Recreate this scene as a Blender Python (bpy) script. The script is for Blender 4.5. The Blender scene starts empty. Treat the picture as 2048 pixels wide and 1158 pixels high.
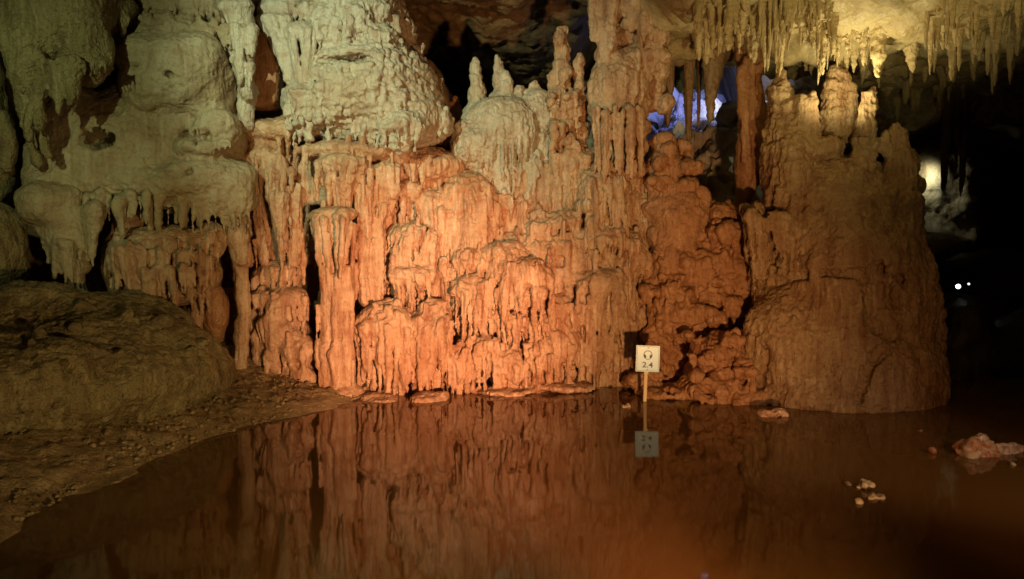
import bpy, math, random
import numpy as np
F32 = np.float32
rng = random.Random(7)
nrng = np.random.default_rng(11)
scene = bpy.context.scene
COL = scene.collection

# ------------------------------------------------------------------ camera frame
FOC = 1607.0
PITCH = math.radians(4.0)
CAM = np.array([0.0, 0.0, 1.6])
def W(px, py, Y):
    """a point of the place: direction of sight + its own distance Y"""
    u = (px - 1024) / FOC; v = (579 - py) / FOC
    d = np.array([u, math.cos(PITCH) + v * math.sin(PITCH), -math.sin(PITCH) + v * math.cos(PITCH)])
    return CAM + d * (Y / d[1])
def S(Y): return Y / FOC

# ------------------------------------------------------------------ noise
_T = nrng.random((3, 32, 32, 32)).astype(F32) * 2 - 1
def _rot(a, b):
    ca, sa, cb, sb = math.cos(a), math.sin(a), math.cos(b), math.sin(b)
    return (np.array([[ca, -sa, 0], [sa, ca, 0], [0, 0, 1]]) @ np.array([[1, 0, 0], [0, cb, -sb], [0, sb, cb]])).astype(F32)
_R3 = [_rot(.6, .7), _rot(1.1, .4), _rot(2.2, 1.0)]; _RZ = _rot(.55, 0)
def vn(P, f, ch=0, off=0.0):
    if np.ndim(f): Q = (P.astype(F32) @ _RZ) * np.asarray(f, F32) + F32(off)
    else: Q = (P.astype(F32) @ _R3[ch]) * F32(f) + F32(off)
    I = np.floor(Q).astype(np.int32); w = Q - I
    w = w * w * w * (w * (w * 6 - 15) + 10)
    I &= 31; J = (I + 1) & 31
    T = _T[ch]
    x0, y0, z0 = I[:, 0], I[:, 1], I[:, 2]; x1, y1, z1 = J[:, 0], J[:, 1], J[:, 2]
    wx, wy, wz = w[:, 0], w[:, 1], w[:, 2]
    a = T[x0, y0, z0] * (1 - wx) + T[x1, y0, z0] * wx
    b = T[x0, y1, z0] * (1 - wx) + T[x1, y1, z0] * wx
    c = T[x0, y0, z1] * (1 - wx) + T[x1, y0, z1] * wx
    d = T[x0, y1, z1] * (1 - wx) + T[x1, y1, z1] * wx
    a = a * (1 - wy) + b * wy; c = c * (1 - wy) + d * wy
    return a * (1 - wz) + c * wz
def fbm(P, f, o=3, off=0.0):
    s = 0; a = 1.0
    for i in range(o):
        s = s + a * vn(P, np.asarray(f) * (2.03 ** i), i % 3, off + 7.3 * i); a *= .5
    return s

# ------------------------------------------------------------------ signed-distance forms
class Form:
    def __init__(self, h=.018, k=.05):
        self.h = h; self.k = k; self.p = []
    # -- primitives (pixel units for sizes, metres for Y)
    def add(self, kind, lo, hi, data, k=None, sub=False):
        self.p.append((kind, np.array(lo), np.array(hi), data, self.k if k is None else k, sub)); return self
    def ew(self, c, r, k=None, sub=False, tilt=0.0):
        r = np.array(r, float); m = r if not tilt else np.array([max(r[0], r[2]), r[1], max(r[0], r[2])])
        return self.add('e', c - m, c + m, (c, r, tilt), k, sub)
    def e(self, px, py, rx, rz, Y, ry=None, k=None, sub=False, tilt=0.0):
        s = S(Y); ry = rx if ry is None else ry
        return self.ew(W(px, py, Y), (rx * s, ry * s, rz * s), k, sub, math.radians(tilt))
    def cw(self, a, ra, b, rb, k=None, sub=False):
        lo = np.minimum(a - ra, b - rb); hi = np.maximum(a + ra, b + rb)
        return self.add('c', lo, hi, (a, ra, b, rb), k, sub)
    def c(self, px0, py0, r0, px1, py1, r1, Y, Y1=None, k=None, sub=False):
        Y1 = Y if Y1 is None else Y1
        return self.cw(W(px0, py0, Y), r0 * S(Y), W(px1, py1, Y1), r1 * S(Y1), k, sub)
    def b(self, px, py, rx, rz, Y, ry, rnd=15, k=None, sub=False):
        s = S(Y); c = W(px, py, Y); r = np.array([rx * s, ry * s, rz * s]); rr = rnd * s
        return self.add('b', c - r, c + r, (c, r - rr, rr), k, sub)
    # -- flowstone shapes
    def cap(self, px, py, w, h, L, Y, n=None, d=.75, kf=.01, core=.68, r=None, a=1.45):
        s = S(Y); C = W(px, py, Y); Wd = w * s; D = d * Wd; Lm = L * s
        self.ew(C, (Wd, D, h * s), .04)
        self.ew(C + np.array([0, .1 * D, -Lm * .45]), (Wd * core, D * core, Lm * .8), .05)
        n = n or max(4, int(w / 5.2))
        for i in range(n):
            t = (i + .5 + rng.uniform(-.3, .3)) / n
            ph = -a + 2 * a * t
            rr = (r * s if r else min(.055, max(.013, Wd * 1.08 / n))) * rng.uniform(.5, 1.5)
            top = C + np.array([.93 * Wd * math.sin(ph), -.93 * D * math.cos(ph), -.05 * h * s])
            l = Lm * rng.uniform(.28, 1.15); q = rng.uniform(.84, .95)
            bot = C + np.array([.93 * q * Wd * math.sin(ph), -.93 * q * D * math.cos(ph), -l])
            self.cw(top, rr, bot, rr * rng.uniform(.3, .7), kf)
        return self
    def fringe(self, x0, y0, x1, y1, L, n, r, Y, Y1=None, kf=.02, tip=.3, lj=.5):
        Y1 = Y if Y1 is None else Y1
        for i in range(n):
            t = (i + .5 + rng.uniform(-.35, .35)) / n
            x = x0 + (x1 - x0) * t; y = y0 + (y1 - y0) * t; YY = Y + (Y1 - Y) * t + rng.uniform(-.03, .03)
            rr = r * rng.uniform(.5, 1.6)
            self.c(x, y - rr, rr, x + rng.uniform(-2, 2), y + L * rng.uniform(1 - lj, 1.1), rr * tip, YY, k=kf)
        return self
    def funnel(self, px, py, w, px1, py1, wb, Y, n=7, r=8, r1=5, d=.7, h=.35, core=True, Y1=None):
        s = S(Y); C = W(px, py, Y); B = W(px1, py1, Y1 or Y); Wd = w * s; D = Wd * d
        self.ew(C, (Wd, D, w * h * s), .04)
        if core: self.cw(C, min(Wd, D) * .55, B, wb * .5 * s, .03)
        for i in range(n):
            ph = -1.4 + 2.8 * (i + .5 + rng.uniform(-.2, .2)) / n
            a = C + np.array([.9 * Wd * math.sin(ph), -.9 * D * math.cos(ph), 0])
            b = B + np.array([wb * s * math.sin(ph), -wb * s * d * math.cos(ph), 0])
            self.cw(a, r * s * rng.uniform(.8, 1.2), b, r1 * s, .012)
        return self
    def stack(self, x0, y0, r0, x1, y1, r1, Y, n=6, Y1=None, v=.16, k=.04):
        Y1 = Y if Y1 is None else Y1
        L = math.hypot(x1 - x0, y1 - y0)
        for i in range(n):
            t = i / (n - 1); r = (r0 + (r1 - r0) * t) * rng.uniform(1 - v, 1 + v)
            self.e(x0 + (x1 - x0) * t + rng.uniform(-.12, .12) * r, y0 + (y1 - y0) * t, r, max(r * .6, L / (n - 1) * .72), Y + (Y1 - Y) * t, k=k)
        return self
    def flutes(self, x0, x1, y0, y1, n, r, Y, ry=.5, tip=.6, kf=.025, yj=12, bow=0.0):
        """near-vertical ribs on a face between two heights"""
        for i in range(n):
            t = (i + .5 + rng.uniform(-.3, .3)) / n; x = x0 + (x1 - x0) * t
            rr = r * rng.uniform(.65, 1.35); dY = -bow * math.sin(math.pi * t)
            self.c(x, y0 + rng.uniform(-yj, yj), rr, x + rng.uniform(-4, 4), y1 + rng.uniform(-yj, yj), rr * tip, Y + dY + rng.uniform(-.03, .03), k=kf)
        return self
    def knobs(self, x0, y0, x1, y1, n, r, Y, Y1=None, vy=1.0):
        Y1 = Y if Y1 is None else Y1
        for i in range(n):
            q = r * rng.uniform(.5, 1.3); yy = rng.uniform(y0, y1)
            self.e(rng.uniform(x0, x1), yy, q, q * vy * rng.uniform(.7, 1.2), Y + (Y1 - Y) * (yy - y0) / max(1, y1 - y0) + rng.uniform(-.06, .06), k=.03)
        return self
    # -- small growth on the front of what stands so far
    def front(self, h=.035):
        h0 = self.h; self.h = h; P, Q = self.mesh(); self.h = h0
        P = np.asarray(P, float); d = P - CAM; cp, sp = math.cos(PITCH), math.sin(PITCH)
        z = d[:, 1] * cp - d[:, 2] * sp; v = d[:, 1] * sp + d[:, 2] * cp
        px = 1024 + FOC * d[:, 0] / z; py = 579 - FOC * v / z
        G = {}
        for a, b, y in zip((px // 12).astype(int), (py // 12).astype(int), P[:, 1]):
            if y < G.get((a, b), 1e9): G[(a, b)] = y
        return G
    def grow(self, n, x0, y0, x1, y1, L=(18, 50), r=(3.5, 7), caps=.1, kn=.05, G=None, kf=.02):
        G = G or self.front()
        for i in range(n):
            x = rng.uniform(x0, x1); y = rng.uniform(y0, y1); Y = G.get((int(x // 12), int(y // 12)))
            if Y is None: continue
            q = rng.random(); rr = rng.uniform(*r)
            if q < caps: w = rr * rng.uniform(2.2, 4.2); self.cap(x, y, w, w * .55, rng.uniform(*L) * .8, Y + .55 * w * S(Y), d=.8)
            elif q < caps + kn: self.e(x, y, rr * 1.5, rr * 1.2, Y + .4 * rr * S(Y), k=.02)
            else:
                Y2 = G.get((int(x // 12), int((y + 30) // 12)), Y); l = rng.uniform(*L)
                if abs(Y2 - Y) > .2: Y2 = Y
                Y += .2 * rr * S(Y); Y2 += .2 * rr * S(Y)
                self.c(x, y, rr, x + rng.uniform(-3, 3), y + l, rr * .35, Y, Y + (Y2 - Y) * min(1, l / 30), k=kf)
        return self
    # -- field, surface nets
    def mesh(self):
        h = self.h; pad = 3 * h
        adds = [q for q in self.p if not q[5]]
        lo = np.min([q[1] for q in adds], 0) - pad; hi = np.max([q[2] for q in adds], 0) + pad
        n = np.ceil((hi - lo) / h).astype(int) + 1
        D = np.full(n, 1.0, F32)
        ax = [(lo[i] + h * np.arange(n[i])).astype(F32) for i in range(3)]
        for kind, plo, phi, data, k, sub in self.p:
            m = k + 3 * h
            i0 = np.maximum(np.floor((plo - m - lo) / h).astype(int), 0); i1 = np.minimum(np.ceil((phi + m - lo) / h).astype(int) + 1, n)
            if (i1 <= i0).any(): continue
            sl = tuple(slice(a, b) for a, b in zip(i0, i1))
            X = ax[0][sl[0]][:, None, None]; Y = ax[1][sl[1]][None, :, None]; Z = ax[2][sl[2]][None, None, :]
            if kind == 'e':
                c, r, tl = data; x = X - F32(c[0]); y = Y - F32(c[1]); z = Z - F32(c[2])
                if tl:
                    ct, st = F32(math.cos(tl)), F32(math.sin(tl)); x, z = x * ct + z * st, z * ct - x * st
                r = r.astype(F32)
                k0 = np.sqrt((x / r[0]) ** 2 + (y / r[1]) ** 2 + (z / r[2]) ** 2)
                k1 = np.sqrt((x / r[0] ** 2) ** 2 + (y / r[1] ** 2) ** 2 + (z / r[2] ** 2) ** 2) + F32(1e-6)
                d = k0 * (k0 - 1) / k1
            elif kind == 'c':
                a, ra, b, rb = data; ba = (b - a).astype(F32); L2 = F32(max(1e-8, float(ba @ ba)))
                x = X - F32(a[0]); y = Y - F32(a[1]); z = Z - F32(a[2])
                t = np.clip((x * ba[0] + y * ba[1] + z * ba[2]) / L2, 0, 1)
                d = np.sqrt((x - t * ba[0]) ** 2 + (y - t * ba[1]) ** 2 + (z - t * ba[2]) ** 2) - (F32(ra) + t * F32(rb - ra))
            else:
                c, r, rr = data; r = r.astype(F32)
                x = np.abs(X - F32(c[0])) - r[0]; y = np.abs(Y - F32(c[1])) - r[1]; z = np.abs(Z - F32(c[2])) - r[2]
                d = np.sqrt(np.maximum(x, 0) ** 2 + np.maximum(y, 0) ** 2 + np.maximum(z, 0) ** 2) + np.minimum(np.maximum(np.maximum(x, y), z), 0) - F32(rr)
            A = D[sl]; k = F32(k)
            if sub:
                d = -d; g = np.maximum(k - np.abs(A - d), 0) / k; D[sl] = np.maximum(A, d) + g * g * k * F32(.25)
            else:
                g = np.maximum(k - np.abs(A - d), 0) / k; D[sl] = np.minimum(A, d) - g * g * k * F32(.25)
        return relax(*nets(D, lo, h))

def nets(D, lo, h):
    s = D < 0
    c8 = [s[i:s.shape[0] - 1 + i, j:s.shape[1] - 1 + j, k:s.shape[2] - 1 + k] for i in (0, 1) for j in (0, 1) for k in (0, 1)]
    cnt = np.zeros(c8[0].shape, np.uint8)
    for q in c8: cnt += q
    act = (cnt > 0) & (cnt < 8)
    I = np.argwhere(act)
    idx = np.full(act.shape, -1, np.int32); idx[act] = np.arange(len(I), dtype=np.int32)
    cor = np.array([(i, j, k) for i in (0, 1) for j in (0, 1) for k in (0, 1)])
    V = np.stack([D[I[:, 0] + q[0], I[:, 1] + q[1], I[:, 2] + q[2]] for q in cor], 1)
    acc = np.zeros((len(I), 3), F32); num = np.zeros(len(I), F32)
    for a in range(8):
        for b in range(a + 1, 8):
            if np.abs(cor[a] - cor[b]).sum() != 1: continue
            va, vb = V[:, a], V[:, b]; m = (va < 0) != (vb < 0)
            t = np.where(m, va / np.where(m, va - vb, 1), 0).astype(F32)
            p = cor[a][None].astype(F32) + t[:, None] * (cor[b] - cor[a])[None].astype(F32)
            acc += p * m[:, None]; num += m
    P = (I + acc / num[:, None]) * h + lo
    quads = []
    for ax in range(3):
        u, v = [(1, 2), (2, 0), (0, 1)][ax]
        sl0 = [slice(None)] * 3; sl1 = [slice(None)] * 3
        sl0[ax] = slice(0, -1); sl1[ax] = slice(1, None)
        a, b = s[tuple(sl0)], s[tuple(sl1)]
        E = np.argwhere(a != b); E = E[(E[:, u] > 0) & (E[:, v] > 0)]
        eu = np.zeros(3, int); eu[u] = 1; ev = np.zeros(3, int); ev[v] = 1
        g = lambda Q: idx[Q[:, 0], Q[:, 1], Q[:, 2]]
        q = np.stack([g(E - eu - ev), g(E - ev), g(E), g(E - eu)], 1)
        fl = ~a[E[:, 0], E[:, 1], E[:, 2]]
        q[fl] = q[fl][:, ::-1]
        quads.append(q)
    return P, np.concatenate(quads)

def relax(P, Q, it=2, lam=.5):
    e = np.concatenate([Q[:, [0, 1]], Q[:, [1, 2]], Q[:, [2, 3]], Q[:, [3, 0]]])
    n = len(P); deg = np.bincount(e[:, 0], minlength=n) + np.bincount(e[:, 1], minlength=n)
    for _ in range(it):
        A = np.empty_like(P)
        for a in range(3): A[:, a] = np.bincount(e[:, 0], P[e[:, 1], a], n) + np.bincount(e[:, 1], P[e[:, 0], a], n)
        P = P + lam * (A / np.maximum(deg, 1)[:, None] - P)
    return P, Q
def normals(P, Q):
    n = np.cross(P[Q[:, 2]] - P[Q[:, 0]], P[Q[:, 3]] - P[Q[:, 1]])
    N = np.zeros_like(P)
    for i in range(4):
        for a in range(3): N[:, a] += np.bincount(Q[:, i], n[:, a], len(P))
    return N / (np.linalg.norm(N, axis=1, keepdims=True) + 1e-9)

def mk(name, P, Q, mat, parent=None, smooth=True):
    me = bpy.data.meshes.new(name)
    nf, k = Q.shape
    me.vertices.add(len(P)); me.vertices.foreach_set('co', np.asarray(P, F32).ravel())
    me.loops.add(nf * k); me.loops.foreach_set('vertex_index', Q.astype(np.int32).ravel())
    me.polygons.add(nf); me.polygons.foreach_set('loop_start', np.arange(0, nf * k, k, dtype=np.int32))
    me.update(calc_edges=True)
    if smooth: me.polygons.foreach_set('use_smooth', np.ones(nf, bool))
    me.validate()
    if mat: me.materials.append(mat)
    o = bpy.data.objects.new(name, me); COL.objects.link(o)
    if parent: o.parent = parent
    return o
def tag(o, label=None, cat=None, group=None, kind=None):
    if label: o['label'] = label
    if cat: o['category'] = cat
    if group: o['group'] = group
    if kind: o['kind'] = kind
    return o

def rough(P, Q, warp=(.035, 2.2), lump=(.02, 5), streak=(.012, 22), crust=(.006, 26), ledge=(0, 8), off=0.0):
    if warp[0]: P = P + warp[0] * np.stack([vn(P, warp[1], i, off + 3 * i) for i in range(3)], 1) + warp[0] * .4 * np.stack([vn(P, warp[1] * 2.7, (i + 1) % 3, off) for i in range(3)], 1)
    N = normals(P, Q)
    steep = np.clip(1.25 - 1.3 * N[:, 2] ** 2, 0, 1)
    d = 0
    if lump[0]: d = d + lump[0] * fbm(P, lump[1], 2, off)
    if streak[0]:
        f = np.array([streak[1], streak[1], streak[1] * .11])
        d = d - streak[0] * steep * (1 - 2 * np.abs(vn(P, f, 1, off))) * (0.6 + .8 * vn(P, 2.5, 2, off))
        d = d + streak[0] * .5 * steep * vn(P, f * 2.1, 2, off)
    if ledge[0]:
        f = np.array([ledge[1] * .35, ledge[1] * .35, ledge[1]])
        d = d + ledge[0] * (1 - 2 * np.abs(fbm(P, f, 2, off + 5)))
    if crust[0]:
        d = d + crust[0] * (1 - 2.2 * np.abs(vn(P, crust[1], 0, off))) + crust[0] * .6 * vn(P, crust[1] * 2.1, 1, off)
    return P + N * np.asarray(d)[:, None]

# ------------------------------------------------------------------ materials
def stone(name, c0, c1, c2, stain=.5, rough_=.62, bump=.5, grain=55, streak=True, spec=.5):
    m = bpy.data.materials.new(name); m.use_nodes = True
    nt = m.node_tree; N = nt.nodes; L = nt.links; N.clear()
    out = N.new('ShaderNodeOutputMaterial'); bs = N.new('ShaderNodeBsdfPrincipled'); L.new(bs.outputs[0], out.inputs[0])
    geo = N.new('ShaderNodeNewGeometry')
    def noise(sc, det=4, ro=.55, vec=None):
        n = N.new('ShaderNodeTexNoise'); n.inputs['Scale'].default_value = sc; n.inputs['Detail'].default_value = det; n.inputs['Roughness'].default_value = ro
        L.new(vec or geo.outputs['Position'], n.inputs['Vector']); return n.outputs[0]
    def ramp(f, a, b):
        r = N.new('ShaderNodeMapRange'); r.inputs[1].default_value = a; r.inputs[2].default_value = b; L.new(f, r.inputs[0]); return r.outputs[0]
    def mix(f, a, b):
        x = N.new('ShaderNodeMix'); x.data_type = 'RGBA'
        L.new(f, x.inputs[0])
        for s, i in ((a, 6), (b, 7)):
            if isinstance(s, tuple): x.inputs[i].default_value = (*s, 1)
            else: L.new(s, x.inputs[i])
        return x.outputs[2]
    mp = N.new('ShaderNodeMapping'); mp.inputs['Scale'].default_value = (1, 1, .16); L.new(geo.outputs['Position'], mp.inputs[0])
    def mul(f, v):
        x = N.new('ShaderNodeMath'); x.operation = 'MULTIPLY'; x.inputs[1].default_value = v; L.new(f, x.inputs[0]); return x.outputs[0]
    base = mix(ramp(noise(1.7, 5), .36, .66), c0, c1)
    # iron stains and pale calcite runs that follow the old drip lines, broken bands across them
    col = mix(mul(ramp(noise(11, 4, .6, mp.outputs[0]), .46, .72), stain), base, c2)
    mb = N.new('ShaderNodeMapping'); mb.inputs['Scale'].default_value = (1, 1, .1); mb.inputs['Location'].default_value = (7, 3, 1); L.new(geo.outputs['Position'], mb.inputs[0])
    col = mix(mul(ramp(noise(16, 3, .55, mb.outputs[0]), .55, .74), .55 * stain + .15), col, tuple(min(.78, 1.25 * v + .1) for v in c0))
    mc = N.new('ShaderNodeMapping'); mc.inputs['Scale'].default_value = (.6, .6, 1.7); L.new(geo.outputs['Position'], mc.inputs[0])
    col = mix(mul(ramp(noise(5, 2.5, .5, mc.outputs[0]), .54, .7), .35), col, c2)
    col = mix(mul(ramp(noise(38, 3), .5, .75), .45), col, tuple(.55 * v for v in c1))
    L.new(col, bs.inputs['Base Color'])
    rr = N.new('ShaderNodeMapRange'); rr.inputs[1].default_value = .35; rr.inputs[2].default_value = .65; rr.inputs[3].default_value = rough_ - .34; rr.inputs[4].default_value = rough_ + .2
    L.new(noise(3.3, 5, .6), rr.inputs[0]); L.new(rr.outputs[0], bs.inputs['Roughness'])
    bs.inputs['Specular IOR Level'].default_value = spec
    b0 = N.new('ShaderNodeBump'); b0.inputs['Strength'].default_value = bump; b0.inputs['Distance'].default_value = .035
    L.new(noise(17, 4, .6), b0.inputs['Height'])
    b1 = N.new('ShaderNodeBump'); b1.inputs['Strength'].default_value = bump; b1.inputs['Distance'].default_value = .014
    L.new(noise(grain, 4, .65), b1.inputs['Height']); L.new(b0.outputs[0], b1.inputs['Normal'])
    if streak:
        mp2 = N.new('ShaderNodeMapping'); mp2.inputs['Scale'].default_value = (1, 1, .14); L.new(geo.outputs['Position'], mp2.inputs[0])
        b2 = N.new('ShaderNodeBump'); b2.inputs['Strength'].default_value = bump * .9; b2.inputs['Distance'].default_value = .03
        L.new(noise(36, 3, .5, mp2.outputs[0]), b2.inputs['Height']); L.new(b1.outputs[0], b2.inputs['Normal']); L.new(b2.outputs[0], bs.inputs['Normal'])
    else: L.new(b1.outputs[0], bs.inputs['Normal'])
    return m
def plain(name, c, rough_=.5, metal=0, emit=None, es=0):
    m = bpy.data.materials.new(name); m.use_nodes = True; b = m.node_tree.nodes['Principled BSDF']
    N = m.node_tree.nodes; L = m.node_tree.links
    n = N.new('ShaderNodeTexNoise'); n.inputs['Scale'].default_value = 30
    x = N.new('ShaderNodeMix'); x.data_type = 'RGBA'; x.inputs[6].default_value = (*[v * .85 for v in c], 1); x.inputs[7].default_value = (*c, 1)
    L.new(n.outputs[0], x.inputs[0]); L.new(x.outputs[2], b.inputs['Base Color'])
    b.inputs['Roughness'].default_value = rough_; b.inputs['Metallic'].default_value = metal
    if emit: b.inputs['Emission Color'].default_value = (*emit, 1); b.inputs['Emission Strength'].default_value = es
    return m

M_PALE = stone('pale_calcite', (.5, .45, .35), (.44, .36, .25), (.27, .12, .05), .5)
M_TAN = stone('tan_flowstone', (.53, .37, .23), (.43, .24, .12), (.22, .07, .025), .85)
M_MOUND = stone('olive_brown_flowstone', (.45, .31, .165), (.34, .2, .095), (.2, .075, .028), .75, bump=.7)
M_RED = stone('iron_flowstone', (.47, .25, .12), (.36, .17, .075), (.19, .06, .022), .6)
M_SUGAR = stone('sugary_calcite', (.45, .37, .24), (.32, .23, .12), (.26, .15, .07), .5, streak=False, grain=70, bump=.7)
M_OLIVE = stone('olive_limestone', (.36, .29, .14), (.25, .19, .085), (.11, .065, .025), .85, streak=False, grain=34, bump=1.0)
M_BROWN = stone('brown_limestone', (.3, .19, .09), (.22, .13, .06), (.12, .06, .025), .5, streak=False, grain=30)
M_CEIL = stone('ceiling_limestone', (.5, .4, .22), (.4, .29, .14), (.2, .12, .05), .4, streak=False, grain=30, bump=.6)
M_STAL = stone('stalactite_calcite', (.56, .43, .23), (.46, .33, .16), (.26, .16, .07), .45, grain=60)
M_DARK = stone('shade_dark_rock', (.07, .05, .03), (.05, .034, .02), (.03, .02, .01), .4, streak=False, grain=30)  # near-black colour stands in for rock that the lamps should not reach
M_GRAVEL = stone('gravelly_clay', (.46, .34, .18), (.3, .21, .1), (.1, .065, .03), .5, streak=False, grain=60, bump=1.0)

def flow(name, label, cat, mat, form, group=None, parent=None, kind=None, **kw):
    P, Q = form.mesh()
    P = rough(P, Q, **kw)
    o = mk(name, P, Q, mat, parent)
    return tag(o, label, cat, group, kind)

# ================================================================== THE WALL
# ---- central flowstone wall
f = Form(.0135, .045)
f.b(1010, 660, 260, 200, 8.95, 110, 30)
f.b(880, 610, 110, 230, 8.75, 90, 30)
f.b(1080, 520, 190, 190, 9.0, 80, 30)
f.b(1200, 470, 70, 170, 8.95, 60, 20)
f.e(850, 340, 90, 40, 8.7, k=.1)
for a in [(812, 385, 40, 26, 62, 8.35), (878, 425, 40, 26, 95, 8.4), (822, 470, 54, 28, 78, 8.25), (820, 550, 58, 30, 58, 8.2),
          (940, 372, 45, 24, 75, 8.45), (905, 455, 30, 20, 40, 8.4), (960, 435, 34, 20, 55, 8.45),
          (772, 652, 64, 46, 150, 8.0), (867, 655, 40, 60, 150, 8.0), (945, 583, 48, 30, 112, 8.18), (973, 690, 30, 20, 52, 8.05), (932, 720, 34, 30, 70, 8.05),
          (1015, 728, 40, 34, 64, 8.08), (1076, 712, 38, 34, 78, 8.1), (1022, 635, 36, 26, 64, 8.2), (1078, 648, 38, 26, 48, 8.2),
          (1116, 612, 44, 26, 54, 8.3), (1050, 548, 68, 36, 76, 8.2), (1012, 507, 52, 26, 36, 8.3), (1087, 500, 38, 22, 34, 8.38),
          (940, 522, 46, 26, 46, 8.3), (1125, 548, 40, 20, 46, 8.4), (1125, 440, 36, 24, 62, 8.5), (1143, 492, 32, 18, 42, 8.45),
          (1080, 450, 30, 20, 52, 8.5), (1207, 378, 54, 40, 96, 8.5), (1213, 478, 48, 25, 54, 8.42), (1203, 562, 54, 20, 66, 8.36), (1260, 520, 44, 40, 120, 8.5),
          (1126, 692, 38, 40, 84, 8.22), (1173, 705, 37, 30, 70, 8.3), (1226, 690, 36, 36, 80, 8.38), (1165, 630, 44, 30, 60, 8.35), (1225, 640, 40, 24, 50, 8.4), (1275, 640, 30, 30, 120, 8.5)]:
    f.cap(*a)
f.flutes(968, 1050, 400, 470, 9, 7, 8.5, tip=.5)
f.flutes(1020, 1100, 560, 612, 9, 6, 8.05)
f.knobs(1150, 470, 1260, 640, 20, 12, 8.42, 8.3, .8)
f.knobs(780, 350, 960, 480, 12, 11, 8.35)
for q in [(775, 540, 6, 60, 8.0), (905, 520, 6, 30, 8.15), (1000, 610, 5, 40, 8.0), (1100, 600, 5, 36, 8.1), (960, 640, 5, 40, 8.0), (1150, 600, 5, 50, 8.2), (1045, 700, 5, 40, 7.9), (1190, 520, 5, 40, 8.2), (800, 700, 4, 60, 7.7), (850, 480, 5, 30, 8.1), (831, 740, 5, 60, 7.72), (902, 760, 5, 55, 7.75), (878, 566, 7, 20, 8.05), (1246, 690, 9, 40, 8.1), (640, 600, 8, 60, 7.8)]:
    f.e(q[0], q[1], q[2], q[3], q[4], ry=45, k=.015, sub=True)
f.e(760, 797, 42, 12, 7.72, ry=40); f.e(860, 795, 38, 9, 7.7, ry=40); f.e(1010, 784, 60, 8, 8.0, ry=40); f.e(1120, 775, 70, 7, 8.1, ry=40)
G = f.front(); f.grow(170, 770, 340, 1300, 770, (16, 60), (3, 6.5), .12, .03, G); f.grow(60, 710, 600, 910, 740, (40, 110), (5, 8), 0, 0, G); f.grow(170, 770, 350, 1290, 700, (60, 150), (3.5, 6.5), 0, 0, G, .03)
flow('flowstone_wall', 'broad orange wall of tiered flowstone caps rising from the water left of the sign', 'flowstone', M_TAN, f, crust=(.007, 26), lump=(.016, 6), streak=(.024, 20), ledge=(.005, 14), off=1.0)

# ---- backing rock behind everything on the left half
f = Form(.04, .12)
f.b(560, 480, 330, 330, 9.35, 130, 60)
f.b(420, 200, 380, 320, 9.5, 120, 60)
f.b(100, 300, 260, 420, 9.3, 150, 60)
f.b(690, 150, 90, 200, 9.6, 90, 60)
flow('rock_wall', 'dark brown rock wall behind the draperies on the left', 'rock wall', M_BROWN, f, warp=(.08, 1.2), lump=(.06, 2.5), streak=(.02, 9), crust=(.01, 12), off=2.0)

# ---- flowstone dome with flutes
f = Form(.012, .04)
f.cap(1000, 262, 78, 68, 175, 8.75, n=15, r=5.5, core=.8)
f.e(950, 290, 48, 45, 8.65); f.cap(937, 300, 32, 32, 34, 8.6, n=7)
f.e(1070, 230, 34, 52, 8.85); f.knobs(1030, 170, 1078, 230, 12, 13, 8.85); f.knobs(1060, 230, 1098, 340, 14, 15, 8.8)
f.e(1072, 300, 30, 60, 8.8); f.e(1010, 400, 75, 100, 9.0)
f.c(1068, 330, 16, 1050, 420, 12, 8.6)
f.grow(60, 915, 220, 1095, 460, (20, 70), (3, 6), .05, .05)
flow('flowstone_dome', 'pale rounded flowstone dome with red and white hanging flutes below two small spires', 'flowstone', M_PALE, f, lump=(.014, 7), crust=(.009, 20), streak=(.008, 30), warp=(.02, 2.5), off=3.0)

# ---- stalagmites on the dome and nearby
def stalagmite(label, build, mat=M_PALE, group=None, **kw):
    f = Form(.012, .04); build(f)
    d = dict(warp=(.012, 4), lump=(.014, 8), crust=(.007, 26), streak=(.005, 30), off=rng.uniform(0, 30)); d.update(kw)
    return flow('stalagmite', label, 'stalagmite', mat, f, group, **d)
SP = 'small stalagmites on the flowstone dome'
stalagmite('thin leaning spire, left of the pair on the pale flowstone dome', lambda f: (f.stack(958, 222, 26, 950, 130, 9, 8.8, 8), f.c(950, 135, 8, 949, 116, 4, 8.8)), group=SP)
stalagmite('thin spire with a shoulder knob, right of the pair on the pale flowstone dome',
           lambda f: (f.stack(1004, 215, 24, 997, 128, 8, 8.85, 8), f.c(997, 132, 7, 995, 112, 4, 8.85), f.stack(1018, 210, 20, 1011, 150, 11, 8.8, 5)), group=SP)
stalagmite('reddish knobbly stump in the dark gap left of the pale dome', lambda f: (f.stack(895, 290, 30, 888, 186, 8, 9.2, 7), f.stack(905, 300, 26, 912, 205, 9, 9.25, 6)), M_RED)
stalagmite('tall knobbly twin-topped spire standing before the dark void left of the great column',
           lambda f: (f.stack(1130, 330, 34, 1126, 195, 24, 8.8, 8), f.stack(1128, 200, 20, 1120, 75, 13, 8.8, 8), f.c(1122, 90, 11, 1121, 60, 6, 8.8), f.c(1133, 110, 9, 1132, 60, 6, 8.82),
                      f.stack(1158, 330, 20, 1158, 125, 12, 8.85, 9), f.stack(1112, 250, 14, 1104, 160, 10, 8.8, 5), f.stack(1140, 480, 46, 1140, 320, 36, 8.9, 7), f.knobs(1100, 180, 1170, 320, 20, 9, 8.65), f.grow(40, 1095, 150, 1180, 470, (16, 50), (3, 7), .1, .2),
                      f.flutes(1100, 1175, 300, 460, 8, 10, 8.6)), M_TAN, warp=(.02, 3), lump=(.03, 9))

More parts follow.
